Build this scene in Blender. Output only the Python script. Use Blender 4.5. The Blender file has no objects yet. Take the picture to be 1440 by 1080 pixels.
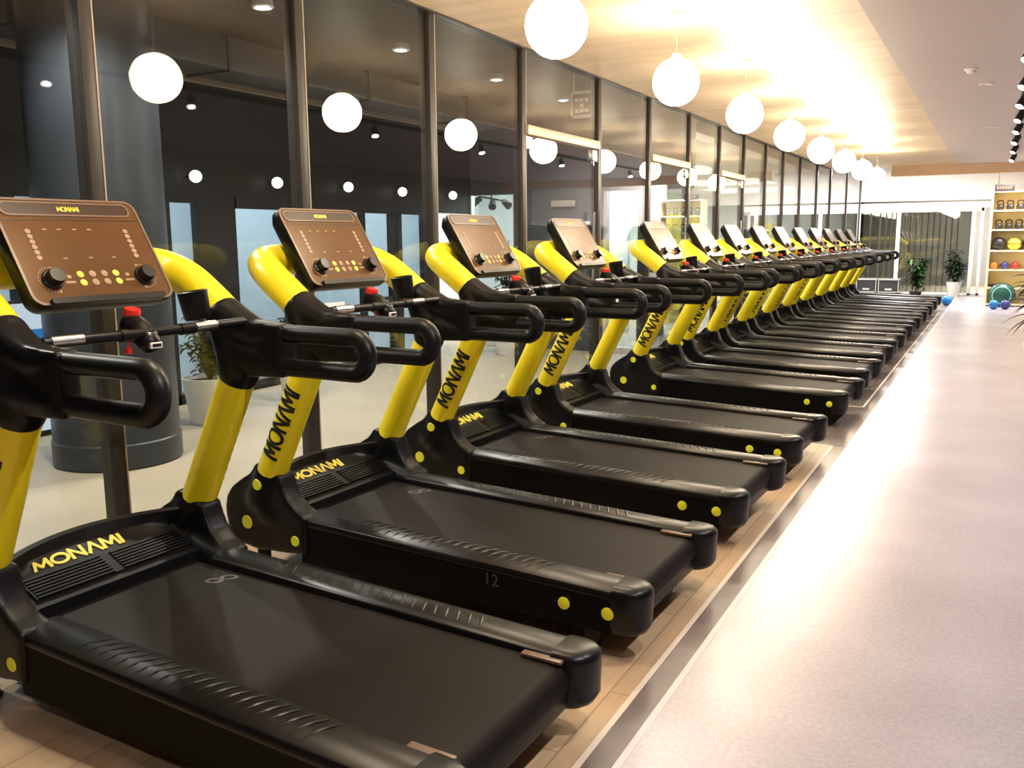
import bpy, bmesh, math, random
from mathutils import Vector, Matrix
R = math.radians
S = bpy.context.scene
COL = S.collection

# ------------------------------------------------------------------ camera, world, exposure
EYE = 1.64
cam_d = bpy.data.cameras.new('camera'); cam = bpy.data.objects.new('camera', cam_d); COL.objects.link(cam)
cam_d.sensor_width = 36.0; cam_d.lens = 1253.5 / 1440 * 36.0
cam_d.clip_start = 0.05; cam_d.clip_end = 200
YAW, PIT, ROLL = R(28.445), R(9.253), R(-0.401)
fw = Vector((-math.sin(YAW) * math.cos(PIT), math.cos(YAW) * math.cos(PIT), -math.sin(PIT)))
rt = Vector((math.cos(YAW), math.sin(YAW), 0)); up = rt.cross(fw)
r2 = rt * math.cos(ROLL) + up * math.sin(ROLL); u2 = up * math.cos(ROLL) - rt * math.sin(ROLL)
M3 = Matrix((r2, u2, -fw)).transposed()
cam.matrix_world = Matrix.Translation((0, 0, EYE)) @ M3.to_4x4()
S.camera = cam

w = bpy.data.worlds.new('night'); S.world = w; w.use_nodes = True
w.node_tree.nodes['Background'].inputs[0].default_value = (0.10, 0.12, 0.16, 1)
w.node_tree.nodes['Background'].inputs[1].default_value = 0.15
S.view_settings.view_transform = 'Standard'; S.view_settings.look = 'None'
S.view_settings.exposure = 0.12; S.view_settings.gamma = 1.0; S.view_settings.use_curve_mapping = False

XG, ZC, ZG = -3.65, 3.22, 2.744          # glass line, ceiling height, globe height
YE = 28.0                                # far glazed end

def light(name, kind, loc, power, color=(1, 1, 1), rot=(0, 0, 0), size=0.3, size_y=None, spot=None, blend=0.5, spread=None):
    d = bpy.data.lights.new(name, kind); d.energy = power; d.color = color
    if kind == 'AREA':
        d.size = size
        if size_y: d.shape = 'RECTANGLE'; d.size_y = size_y
        if spread: d.spread = spread
    elif kind == 'SPOT':
        d.spot_size = spot; d.spot_blend = blend; d.shadow_soft_size = size
    else: d.shadow_soft_size = size
    o = bpy.data.objects.new(name, d); COL.objects.link(o); o.location = loc; o.rotation_euler = rot
    return o

# ------------------------------------------------------------------ materials
def new_mat(name):
    m = bpy.data.materials.new(name); m.use_nodes = True
    nt = m.node_tree
    return m, nt, nt.nodes['Principled BSDF']
def mat(name, color, rough=0.5, metal=0.0, bump=0.0, bscale=200.0, vary=0.0, vscale=6.0, coat=0.0, spec=None, croughness=0.1):
    m, nt, b = new_mat(name)
    b.inputs['Base Color'].default_value = (*color, 1); b.inputs['Roughness'].default_value = rough
    b.inputs['Metallic'].default_value = metal
    if coat: b.inputs['Coat Weight'].default_value = coat; b.inputs['Coat Roughness'].default_value = croughness
    if spec is not None: b.inputs['Specular IOR Level'].default_value = spec
    tc = nt.nodes.new('ShaderNodeTexCoord')
    if bump:
        n = nt.nodes.new('ShaderNodeTexNoise'); n.inputs['Scale'].default_value = bscale; n.inputs['Detail'].default_value = 3
        nt.links.new(tc.outputs['Object'], n.inputs['Vector'])
        bp = nt.nodes.new('ShaderNodeBump'); bp.inputs['Strength'].default_value = bump; bp.inputs['Distance'].default_value = 0.002
        nt.links.new(n.outputs['Fac'], bp.inputs['Height']); nt.links.new(bp.outputs['Normal'], b.inputs['Normal'])
    if vary:
        n = nt.nodes.new('ShaderNodeTexNoise'); n.inputs['Scale'].default_value = vscale; n.inputs['Detail'].default_value = 4
        nt.links.new(tc.outputs['Object'], n.inputs['Vector'])
        mx = nt.nodes.new('ShaderNodeMix'); mx.data_type = 'RGBA'
        mx.inputs['A'].default_value = (*[c * (1 - vary) for c in color], 1); mx.inputs['B'].default_value = (*[min(1, c * (1 + vary)) for c in color], 1)
        nt.links.new(n.outputs['Fac'], mx.inputs['Factor']); nt.links.new(mx.outputs['Result'], b.inputs['Base Color'])
    return m
def emit(name, color, strength):
    m = bpy.data.materials.new(name); m.use_nodes = True; nt = m.node_tree; nt.nodes.clear()
    e = nt.nodes.new('ShaderNodeEmission'); e.inputs[0].default_value = (*color, 1); e.inputs[1].default_value = strength
    o = nt.nodes.new('ShaderNodeOutputMaterial'); nt.links.new(e.outputs[0], o.inputs[0]); return m
def glass_mat(name, tint, gain=1.0, base=0.03, rough=0.0):
    m = bpy.data.materials.new(name); m.use_nodes = True; nt = m.node_tree; nt.nodes.clear()
    t = nt.nodes.new('ShaderNodeBsdfTransparent'); t.inputs[0].default_value = (*tint, 1)
    g = nt.nodes.new('ShaderNodeBsdfGlossy'); g.inputs['Roughness'].default_value = rough
    fr = nt.nodes.new('ShaderNodeFresnel'); fr.inputs['IOR'].default_value = 1.5
    geo = nt.nodes.new('ShaderNodeNewGeometry')
    # the same curve from both faces of a thin pane
    lw = nt.nodes.new('ShaderNodeLayerWeight'); lw.inputs['Blend'].default_value = 0.5
    pw = nt.nodes.new('ShaderNodeMath'); pw.operation = 'POWER'; pw.inputs[1].default_value = 4.0
    ma = nt.nodes.new('ShaderNodeMath'); ma.operation = 'MULTIPLY_ADD'; ma.inputs[1].default_value = gain; ma.inputs[2].default_value = base; ma.use_clamp = True
    nt.links.new(lw.outputs['Facing'], pw.inputs[0]); nt.links.new(pw.outputs[0], ma.inputs[0])
    nt.nodes.remove(fr); nt.nodes.remove(geo)
    mx = nt.nodes.new('ShaderNodeMixShader'); o = nt.nodes.new('ShaderNodeOutputMaterial')
    nt.links.new(ma.outputs[0], mx.inputs[0]); nt.links.new(t.outputs[0], mx.inputs[1]); nt.links.new(g.outputs[0], mx.inputs[2])
    nt.links.new(mx.outputs[0], o.inputs[0]); return m
def planks(name, c1, c2, mortar, length, width, along='Y', rough=0.35, grain=0.35, coat=0.0, seam=0.004, grain_scale=(60, 4), anis=0.0, bumps=0.0):
    m, nt, b = new_mat(name)
    tc = nt.nodes.new('ShaderNodeTexCoord'); mp = nt.nodes.new('ShaderNodeMapping')
    if along == 'Y': mp.inputs['Rotation'].default_value = (0, 0, R(90))
    nt.links.new(tc.outputs['Object'], mp.inputs['Vector'])
    br = nt.nodes.new('ShaderNodeTexBrick'); br.offset = 0.37
    br.inputs['Color1'].default_value = (*c1, 1); br.inputs['Color2'].default_value = (*c2, 1); br.inputs['Mortar'].default_value = (*mortar, 1)
    br.inputs['Scale'].default_value = 1.0; br.inputs['Brick Width'].default_value = length; br.inputs['Row Height'].default_value = width
    br.inputs['Mortar Size'].default_value = seam; br.inputs['Mortar Smooth'].default_value = 0.2; br.inputs['Bias'].default_value = 0
    nt.links.new(mp.outputs[0], br.inputs['Vector'])
    m2 = nt.nodes.new('ShaderNodeMapping'); m2.inputs['Scale'].default_value = (grain_scale[1] * .25, grain_scale[0] * .25, 1)
    nt.links.new(mp.outputs[0], m2.inputs['Vector'])
    n = nt.nodes.new('ShaderNodeTexNoise'); n.inputs['Scale'].default_value = 1.0; n.inputs['Detail'].default_value = 6; n.inputs['Roughness'].default_value = .6
    nt.links.new(m2.outputs[0], n.inputs['Vector'])
    rp = nt.nodes.new('ShaderNodeValToRGB'); rp.color_ramp.elements[0].position = .3; rp.color_ramp.elements[1].position = .7
    lo = 1 - grain
    rp.color_ramp.elements[0].color = (lo, lo, lo, 1); rp.color_ramp.elements[1].color = (1, 1, 1, 1)
    nt.links.new(n.outputs['Fac'], rp.inputs[0])
    mx = nt.nodes.new('ShaderNodeMix'); mx.data_type = 'RGBA'; mx.blend_type = 'MULTIPLY'; mx.inputs['Factor'].default_value = 1
    nt.links.new(br.outputs['Color'], mx.inputs['A']); nt.links.new(rp.outputs[0], mx.inputs['B'])
    nt.links.new(mx.outputs['Result'], b.inputs['Base Color']); b.inputs['Roughness'].default_value = rough
    if bumps:
        bp = nt.nodes.new('ShaderNodeBump'); bp.inputs['Strength'].default_value = bumps; bp.inputs['Distance'].default_value = .01
        nt.links.new(n.outputs['Fac'], bp.inputs['Height']); nt.links.new(bp.outputs['Normal'], b.inputs['Normal'])
    if coat: b.inputs['Coat Weight'].default_value = coat; b.inputs['Coat Roughness'].default_value = .25
    return m

MT = {
 'plastic': mat('black plastic', (.0045, .0045, .0055), .36, bump=.05, bscale=400, spec=.28),
 'grip': mat('black rubber grip', (.0045, .0045, .0055), .40, bump=.05, bscale=500, spec=.30),
 'rail': mat('black moulded rail', (.0045, .004, .0045), .32, bump=.06, bscale=500, spec=.32),
 'skirt': mat('matt black side skirt', (.0035, .003, .003), .55, spec=.08),  # darker and duller than the rail, painting the shade on its sides
 'belt': mat('black running belt', (.010, .007, .0055), .55, bump=.15, bscale=900, spec=.12, vary=.25, vscale=7),
 'yellow': mat('yellow gloss paint', (.90, .72, .012), .36, coat=.3, croughness=.2),
 'dot': mat('yellow green cap', (.80, .82, .03), .45),
 'dot_rim': mat('pale cap rim', (.85, .85, .45), .45),
 'ink': mat('black print', (.008, .008, .008), .5),
 'yprint': mat('yellow print', (.85, .68, .08), .5),
 'face': mat('dark glossy panel', (.105, .050, .021), .28, coat=.0),
 'bezel': mat('brown grey bezel', (.17, .105, .07), .3),
 'slot': mat('dark red slot', (.025, .008, .006), .3),
 'mark': mat('pale print', (.38, .24, .15), .5),
 'knob': mat('black knob', (.008, .008, .009), .3),
 'chrome': mat('brushed steel', (.75, .74, .72), .25, 1.0),
 'red': mat('red button', (.75, .03, .02), .35),
 'white': mat('white paint', (.80, .80, .79), .5),
 'label': mat('white label', (.85, .80, .74), .5),
 'greyprint': mat('grey print', (.065, .056, .05), .5),
 'dimprint': mat('faint print', (.05, .05, .055), .5),
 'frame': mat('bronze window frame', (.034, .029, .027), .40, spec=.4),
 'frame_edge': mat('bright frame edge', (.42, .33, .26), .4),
 'transom': mat('pale door transom', (.50, .38, .28), .4, metal=.3),
 'gypsum': mat('grey ceiling paint', (.62, .53, .51), .55, vary=.03, vscale=.7),
 'dark': mat('dark soffit', (.008, .007, .0065), .6),
 'fascia': mat('dark fascia', (.008, .007, .007), .5, spec=.3),
 'soffit_wood': mat('warm wood soffit', (.72, .47, .28), .45, vary=.1, vscale=3),
 'beam': mat('pale soffit strip', (.32, .27, .22), .5),
 'shop_wall': mat('pale shop wall', (.74, .80, .84), .6),
 'shop_white': mat('bright shop wall', (.82, .85, .83), .6),
 'shop_yellow': mat('yellow shop wall', (.78, .66, .12), .6),
 'beyond': mat('grey back room wall', (.30, .28, .26), .6),
 'shop_grey': mat('slate panel', (.06, .065, .075), .5),
 'stone': mat('grey floor tile', (.40, .34, .25), .45, vary=.16, vscale=1.6),
 'column': mat('dark grey column paint', (.026, .031, .038), .38, vary=.2, vscale=2.5),
 'shelf': mat('pale wood shelf', (.88, .74, .50), .5, vary=.05),
 'shelf_back': mat('yellow shelf back', (.90, .78, .38), .55, vary=.06),
 'wall': mat('grey wall paint', (.22, .20, .19), .6),
 'whitewall': mat('white wall paint', (.80, .79, .77), .55),
 'pot': mat('white pot', (.72, .72, .70), .4),
 'soil': mat('potting soil', (.02, .015, .01), .9),
 'leaf': mat('green leaf', (.04, .20, .03), .5),
 'leaf_bright': mat('bright green leaf', (.12, .42, .04), .5),
 'leaf_dark': mat('dark leaf', (.012, .028, .012), .5),
 'leaf_black': mat('blackish leaf', (.006, .009, .006), .55),
 'stem': mat('brown stem', (.05, .03, .02), .7),
 'iron': mat('cast iron', (.014, .014, .012), .5),
 'case': mat('black flight case', (.02, .022, .026), .5),
 'alu': mat('aluminium edge', (.80, .80, .80), .3, metal=.7),
 'blue': mat('blue rubber', (.02, .22, .62), .4),
 'orange': mat('orange rubber', (.75, .25, .05), .4),
 'indigo': mat('indigo rubber', (.05, .06, .28), .4),
 'ballred': mat('red rubber', (.55, .05, .05), .4),
 'ballblack': mat('black leather', (.02, .018, .02), .5),
 'ballyellow': mat('yellow leather', (.70, .60, .06), .5),
 'teal': mat('teal rubber dome', (.012, .09, .065), .4),
 'tealpale': mat('pale teal ring', (.30, .62, .55), .4),
 'stripe': mat('cream inlay', (.72, .62, .48), .4),
 'wstripe': mat('white inlay', (.60, .57, .56), .4),
 'strip': mat('grey inlay', (.15, .12, .11), .35, vary=.3, vscale=9),
 'glass': glass_mat('window glass', (.90, .92, .93), gain=1.4, base=.020),
 'shopglass': glass_mat('shop glass', (.85, .90, .92), gain=.8, base=.05),
 'endglass': glass_mat('smoked end glass', (.55, .57, .54), gain=.5, base=.14, rough=.02),
 'globe': emit('lit globe', (1.0, .86, .64), 62.0),
 'lamp': emit('lit spot lens', (1.0, .96, .92), 28.0),
 'lampcool': emit('lit cool lens', (.90, .88, 1.0), 40.0),
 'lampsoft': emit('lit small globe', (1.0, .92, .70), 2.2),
 'lampdim': emit('lit slot lens', (1.0, .95, .85), 3.0),
 'panelwhite': emit('lit diffuser', (1.0, .98, .95), 6.0),
 'signwhite': emit('lit sign white', (.80, .92, 1.0), .75),
 'signblue': emit('lit sign blue', (.05, .35, .85), .55),
 'exit_face': mat('dark sign face', (.018, .02, .022), .5),
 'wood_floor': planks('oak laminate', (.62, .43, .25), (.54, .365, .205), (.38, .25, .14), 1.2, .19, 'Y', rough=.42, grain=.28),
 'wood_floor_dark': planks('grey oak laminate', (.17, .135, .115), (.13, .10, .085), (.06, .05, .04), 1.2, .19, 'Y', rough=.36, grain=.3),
 'wood_ceiling': planks('lacquered wood ceiling', (.86, .67, .48), (.79, .60, .41), (.58, .42, .27), 2.4, .30, 'X', rough=.42, grain=.22, seam=.003, grain_scale=(22, 2), bumps=.25),
}
def vinyl():
    m, nt, b = new_mat('grey vinyl floor')
    tc = nt.nodes.new('ShaderNodeTexCoord')
    n = nt.nodes.new('ShaderNodeTexNoise'); n.inputs['Scale'].default_value = 55; n.inputs['Detail'].default_value = 5
    n2 = nt.nodes.new('ShaderNodeTexNoise'); n2.inputs['Scale'].default_value = 1.3; n2.inputs['Detail'].default_value = 3
    nt.links.new(tc.outputs['Object'], n.inputs['Vector']); nt.links.new(tc.outputs['Object'], n2.inputs['Vector'])
    ad = nt.nodes.new('ShaderNodeMath'); ad.operation = 'ADD'; nt.links.new(n.outputs['Fac'], ad.inputs[0]); nt.links.new(n2.outputs['Fac'], ad.inputs[1])
    rp = nt.nodes.new('ShaderNodeValToRGB'); rp.color_ramp.elements[0].position = .35; rp.color_ramp.elements[1].position = .65
    hv = nt.nodes.new('ShaderNodeMath'); hv.operation = 'MULTIPLY'; hv.inputs[1].default_value = .5; nt.links.new(ad.outputs[0], hv.inputs[0])
    rp.color_ramp.elements[0].color = (.36, .325, .35, 1); rp.color_ramp.elements[1].color = (.47, .43, .455, 1)
    nt.links.new(hv.outputs[0], rp.inputs[0]); nt.links.new(rp.outputs[0], b.inputs['Base Color'])
    b.inputs['Roughness'].default_value = .27; b.inputs['Specular IOR Level'].default_value = .45
    bp = nt.nodes.new('ShaderNodeBump'); bp.inputs['Strength'].default_value = .04; bp.inputs['Distance'].default_value = .003
    nt.links.new(n.outputs['Fac'], bp.inputs['Height']); nt.links.new(bp.outputs['Normal'], b.inputs['Normal'])
    return m
MT['vinyl'] = vinyl()
MT['face'].node_tree.nodes['Principled BSDF'].inputs['Specular Tint'].default_value = (1.0, .66, .38, 1)
MT['face'].node_tree.nodes['Principled BSDF'].inputs['Specular IOR Level'].default_value = .22

# ------------------------------------------------------------------ mesh helpers
def box(bm, x0, x1, y0, y1, z0, z1):
    vs = [bm.verts.new((x, y, z)) for x in (x0, x1) for y in (y0, y1) for z in (z0, z1)]
    for a in ((0, 1, 3, 2), (4, 6, 7, 5), (0, 4, 5, 1), (2, 3, 7, 6), (0, 2, 6, 4), (1, 5, 7, 3)):
        bm.faces.new([vs[i] for i in a])
    return vs
def loft(bm, rings, cap=True, closed=False):
    V = [[bm.verts.new(p) for p in r] for r in rings]; n = len(V[0])
    pairs = list(zip(V[:-1], V[1:])) + ([(V[-1], V[0])] if closed else [])
    for a, b in pairs:
        for i in range(n):
            j = (i + 1) % n; bm.faces.new((a[i], a[j], b[j], b[i]))
    if cap and not closed:
        bm.faces.new(V[0][::-1]); bm.faces.new(V[-1])
    return V
def frames(pts):
    pts = [Vector(p) for p in pts]; T = []
    for i in range(len(pts)):
        a = pts[max(i - 1, 0)]; b = pts[min(i + 1, len(pts) - 1)]; T.append((b - a).normalized())
    t0 = T[0]; ref = Vector((0, 0, 1)) if abs(t0.z) < .9 else Vector((0, 1, 0))
    N = [(ref - t0 * ref.dot(t0)).normalized()]
    for i in range(1, len(pts)):
        v = N[-1] - T[i] * N[-1].dot(T[i]); N.append(v.normalized())
    return pts, T, N
def tube(bm, pts, rad, seg=20, cap=True, squash=None):
    pts, T, N = frames(pts); rings = []
    for i, p in enumerate(pts):
        r = rad[i] if isinstance(rad, (list, tuple)) else rad
        B = T[i].cross(N[i])
        rings.append([p + (N[i] * math.cos(a) + B * math.sin(a)) * r for a in [2 * math.pi * k / seg for k in range(seg)]])
    loft(bm, rings, cap)
def smooth_path(pts, n=8):
    P = [Vector(p) for p in pts]; P = [P[0] * 2 - P[1]] + P + [P[-1] * 2 - P[-2]]; out = []
    for i in range(1, len(P) - 2):
        a, b, c, d = P[i - 1], P[i], P[i + 1], P[i + 2]
        for k in range(n):
            t = k / n
            out.append(.5 * ((2 * b) + (c - a) * t + (2 * a - 5 * b + 4 * c - d) * t * t + (3 * b - a - 3 * c + d) * t ** 3))
    out.append(P[-2]); return out
def prism(bm, prof, y0, y1, flip=False):
    """profile of (x, z) pushed along y"""
    loft(bm, [[(x, y0, z) for x, z in prof], [(x, y1, z) for x, z in prof]])
def prism_x(bm, prof, x0, x1):
    loft(bm, [[(x0, y, z) for y, z in prof], [(x1, y, z) for y, z in prof]])
def lathe(bm, prof, c=(0, 0, 0), seg=24, cap=True):
    c = Vector(c)
    loft(bm, [[c + Vector((r * math.cos(2 * math.pi * k / seg), r * math.sin(2 * math.pi * k / seg), z)) for k in range(seg)] for r, z in prof], cap)
def disc(bm, c, axis, r, h, seg=20, r_top=None):
    c = Vector(c); a = Vector(axis).normalized(); ref = Vector((0, 0, 1)) if abs(a.z) < .9 else Vector((1, 0, 0))
    n = (ref - a * ref.dot(a)).normalized(); b = a.cross(n); rt_ = r if r_top is None else r_top
    f = lambda q, rr: [c + a * q + (n * math.cos(t) + b * math.sin(t)) * rr for t in [2 * math.pi * k / seg for k in range(seg)]]
    loft(bm, [f(0, r), f(h * .7, r), f(h, rt_ * .9 if r_top is None else rt_)])
def rrect(w_, h_, r, n=5):
    out = []
    for cx, cy, a0 in ((w_ / 2 - r, h_ / 2 - r, 0), (-w_ / 2 + r, h_ / 2 - r, 90), (-w_ / 2 + r, -h_ / 2 + r, 180), (w_ / 2 - r, -h_ / 2 + r, 270)):
        for k in range(n + 1):
            a = R(a0 + 90 * k / n); out.append((cx + r * math.cos(a), cy + r * math.sin(a)))
    return out
def sphere(bm, c, r, seg=24, rings=14, sz=1.0):
    c = Vector(c)
    loft(bm, [[c + Vector((r * math.sin(math.pi * (i + .02) / (rings + .04)) * math.cos(2 * math.pi * k / seg), r * math.sin(math.pi * (i + .02) / (rings + .04)) * math.sin(2 * math.pi * k / seg), -r * sz * math.cos(math.pi * (i + .02) / (rings + .04)))) for k in range(seg)] for i in range(rings + 1)])
def bevel(bm, off, seg=2, ang=35):
    bmesh.ops.recalc_face_normals(bm, faces=bm.faces)
    es = [e for e in bm.edges if len(e.link_faces) == 2 and e.calc_face_angle(0) > R(ang)]
    bmesh.ops.bevel(bm, geom=es, offset=off, segments=seg, profile=.6, affect='EDGES', clamp_overlap=True)
def build(name, bm, m, parent=None, smooth=38, shift=None, bev=None, bseg=2, **props):
    if bev: bevel(bm, bev, bseg)
    if shift: bmesh.ops.translate(bm, verts=bm.verts, vec=shift)
    bmesh.ops.recalc_face_normals(bm, faces=bm.faces)
    me = bpy.data.meshes.new(name); bm.to_mesh(me); bm.free()
    for p in me.polygons: p.use_smooth = True
    me.set_sharp_from_angle(angle=R(smooth))
    if isinstance(m, str): m = MT[m]
    me.materials.append(m)
    o = bpy.data.objects.new(name, me); COL.objects.link(o)
    if parent: o.parent = parent
    for k, v in props.items(): o[k] = v
    return o
def part(name, fn, m, parent, **kw):
    bm = bmesh.new(); fn(bm); return build(name, bm, m, parent, **kw)
def struct(name, fn, m, parent=None, **kw):
    bm = bmesh.new(); fn(bm); o = build(name, bm, m, parent, **kw)
    if parent is None: o['kind'] = 'structure'
    return o
def thing(name, label, cat, loc=(0, 0, 0), group=None):
    o = bpy.data.objects.new(name, None); o.empty_display_size = .1; COL.objects.link(o); o.location = loc
    o['label'] = label; o['category'] = cat
    if group: o['group'] = group
    return o
def tag(o, label, cat, group=None):
    o['label'] = label; o['category'] = cat
    if group: o['group'] = group
    return o
def dup(root, loc, label, group=None):
    def rec(o, par):
        c = o.copy(); COL.objects.link(c); c.parent = par
        for ch in kids.get(o, []): rec(ch, c)
        return c
    kids = {}
    for o in bpy.data.objects:
        if o.parent: kids.setdefault(o.parent, []).append(o)
    r = rec(root, None); r.location = loc; r['label'] = label
    if group: r['group'] = group
    return r
def blob(name, caps, m, parent, voxel=.011, it=10, extra=None):
    """one smooth skin over overlapping tapered limbs"""
    bm = bmesh.new()
    for a, b, ra, rb in caps:
        a, b = Vector(a), Vector(b)
        pts = [a.lerp(b, t / 4) for t in range(5)]; tube(bm, pts, [ra + (rb - ra) * t / 4 for t in range(5)], 20)
        for c, r_ in ((a, ra), (b, rb)): sphere(bm, c, r_, 18, 10)
    if extra: extra(bm)
    bmesh.ops.recalc_face_normals(bm, faces=bm.faces)
    me = bpy.data.meshes.new('tmp'); bm.to_mesh(me); bm.free()
    t = bpy.data.objects.new('tmp', me); COL.objects.link(t)
    md = t.modifiers.new('r', 'REMESH'); md.mode = 'VOXEL'; md.voxel_size = voxel; md.use_smooth_shade = True
    ms = t.modifiers.new('s', 'SMOOTH'); ms.iterations = it; ms.factor = .5
    dg = bpy.context.evaluated_depsgraph_get(); dg.update()
    out = bpy.data.meshes.new_from_object(t.evaluated_get(dg)); out.name = name
    bpy.data.objects.remove(t); out.materials.clear(); out.materials.append(MT[m])
    for p in out.polygons: p.use_smooth = True
    o = bpy.data.objects.new(name, out); COL.objects.link(o); o.parent = parent
    return o

# stroke lettering: MONAMI drawn with a broad pen
GLY = {
 'M': (.95, [[(0, 0), (.14, 1), (.46, .22), (.86, 1), (.92, 0)]]),
 'O': (.98, [[(.49 + .47 * math.cos(t), .5 + .48 * math.sin(t)) for t in [2 * math.pi * k / 20 for k in range(21)]]]),
 'N': (.82, [[(0, 0), (.08, 1), (.72, 0), (.80, 1)]]),
 'A': (.80, [[(0, 0), (.46, 1), (.78, 0)]]),
 'I': (.14, [[(.02, 0), (.10, 1)]]),
}
def strokes(word, gap=.16):
    x = 0; out = []
    for ch in word:
        wd, ss = GLY[ch]
        for s in ss: out.append([(x + a, b) for a, b in s])
        x += wd + gap
    return out, x - gap
def lettering(bm, word, width, height, pen, mapf, thick, sub=4):
    """mapf(u, v, h) puts a point of the flat text on the surface, h above it"""
    ss, tot = strokes(word); sx = width / tot
    for s in ss:
        P = []
        for (a, b), (c, d) in zip(s[:-1], s[1:]):
            n = sub if len(s) < 10 else 1
            for k in range(n): P.append((a + (c - a) * k / n, b + (d - b) * k / n))
        P.append(s[-1])
        P = [Vector(((a * sx) - width / 2, (b - .5) * height)) for a, b in P]
        curve = len(s) >= 10
        runs = [P] if curve else [P[i * sub:(i + 1) * sub + 1] for i in range(len(s) - 1)]
        for q in runs:
            L, Rr = [], []
            for i, p in enumerate(q):
                if curve: a, b = q[i - 1 if i else -2], q[i + 1 if i < len(q) - 1 else 1]
                else: a, b = q[0], q[-1]
                t = (b - a).normalized(); nn = Vector((-t.y, t.x))
                pp = p if curve else p + t * (pen * .32 * (-1 if i == 0 else 1 if i == len(q) - 1 else 0))
                L.append(pp + nn * pen / 2); Rr.append(pp - nn * pen / 2)
            loft(bm, [[mapf(l.x, l.y, thick), mapf(r_.x, r_.y, thick), mapf(r_.x, r_.y, -.002), mapf(l.x, l.y, -.002)] for l, r_ in zip(L, Rr)])
def font_mesh(name, text, size, m, parent, mtx, depth=.001):
    c = bpy.data.curves.new('tmp', 'FONT'); c.body = text; c.size = size; c.extrude = depth; c.align_x = 'CENTER'; c.align_y = 'CENTER'
    t = bpy.data.objects.new('tmp', c); COL.objects.link(t); bpy.context.view_layer.update()
    me = bpy.data.meshes.new_from_object(t.evaluated_get(bpy.context.evaluated_depsgraph_get())); bpy.data.objects.remove(t)
    me.transform(mtx); me.materials.clear(); me.materials.append(MT[m]); me.name = name
    o = bpy.data.objects.new(name, me); COL.objects.link(o)
    if parent: o.parent = parent
    return o

# ------------------------------------------------------------------ room shell
XR = 5.2
struct('floor', lambda bm: box(bm, -.93, XR, -3, YE, -.05, 0), 'vinyl')
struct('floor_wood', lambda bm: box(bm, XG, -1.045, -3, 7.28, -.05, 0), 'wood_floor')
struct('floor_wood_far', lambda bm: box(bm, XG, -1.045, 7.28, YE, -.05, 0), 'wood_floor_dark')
def inlay(bm, y0, y1):
    box(bm, -1.045, -.955, y0, y1, -.05, 0)
struct('trim_1', lambda bm: inlay(bm, -3, YE), 'strip')
struct('trim_2', lambda bm: box(bm, -.955, -.93, -3, YE, -.05, .001), 'wstripe')
struct('trim_3', lambda bm: (box(bm, -1.065, -1.043, -3, 7.28, -.02, .002), box(bm, -2.2, -1.043, 7.26, 7.285, -.02, .002)), 'stripe')
struct('trim_4', lambda bm: box(bm, -2.2, -.955, 7.285, 7.37, -.02, .0015), 'strip')
struct('trim_5', lambda bm: (box(bm, -1.065, -1.043, 9.12, 21.5, -.02, .002), box(bm, -2.2, -1.043, 9.10, 9.125, -.02, .002)), 'stripe')
struct('ceiling', lambda bm: box(bm, XG - .05, -.955, -3, 22.6, ZC, ZC + .12), 'wood_ceiling')
struct('ceiling_grey', lambda bm: box(bm, -.955, XR, -3, 22.6, ZC - .015, ZC + .12), 'gypsum')
struct('ceiling_far', lambda bm: box(bm, XG - .05, XR, 22.6, YE + .3, ZC + .3, ZC + .42), 'gypsum')
struct('trim_6', lambda bm: box(bm, -2.3, XR, 22.6, 22.7, ZC - .23, ZC + .42), 'soffit_wood')
struct('wall_right', lambda bm: box(bm, XR, XR + .1, -3, YE, 0, ZC + .4), 'wall')
struct('wall_back', lambda bm: box(bm, -3.6, XR, -3.1, -3, 0, ZC), 'wall')
# far end: white bulkhead, white frame, smoked glass and an opening beside the shelf
struct('wall_far', lambda bm: (box(bm, XG, XR, YE - .02, YE + .15, 2.62, ZC + .42), box(bm, XG, -.3, YE - .04, YE + .02, 2.40, 2.56)), 'whitewall')
struct('wall_far_right', lambda bm: box(bm, 1.0, XR, YE - 3.6, YE - 3.5, 0, ZC + .42), 'whitewall')
struct('trim_7', lambda bm: (box(bm, XG - .06, XG + .05, YE - .06, YE + .04, 0, 2.40), box(bm, XG, -.4, YE - .05, YE + .03, 2.30, 2.40),
        box(bm, -2.62, -2.52, YE - .05, YE + .03, 0, 2.3), box(bm, -.72, -.62, YE - .05, YE + .03, 0, 2.3), box(bm, -.5, -.42, YE - .05, YE + .03, 0, 2.4), box(bm, XG, -.4, YE - .05, YE + .03, 0, .06)), 'whitewall', bev=.008)
struct('window_20', lambda bm: box(bm, XG + .05, -2.62, YE, YE + .012, .06, 2.3), 'endglass')
struct('window_21', lambda bm: box(bm, -2.52, -.72, YE, YE + .012, .06, 2.3), 'endglass')
struct('wall_beyond', lambda bm: (box(bm, XG - .5, XR, YE + 5, YE + 5.1, 0, 3.4), box(bm, XG - .5, XR, YE + .2, YE + 5, 3.3, 3.4)), 'beyond')
struct('trim_8', lambda bm: [box(bm, -2.4 + .16 * k, -2.36 + .16 * k, YE + 1.4, YE + 1.46, 0, 2.5) for k in range(9)], 'frame_edge')  # slats added in place of upright lines reflected in the end glass
struct('floor_beyond', lambda bm: box(bm, XG - .5, XR, YE, YE + 5, -.05, 0), 'stone')

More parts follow.
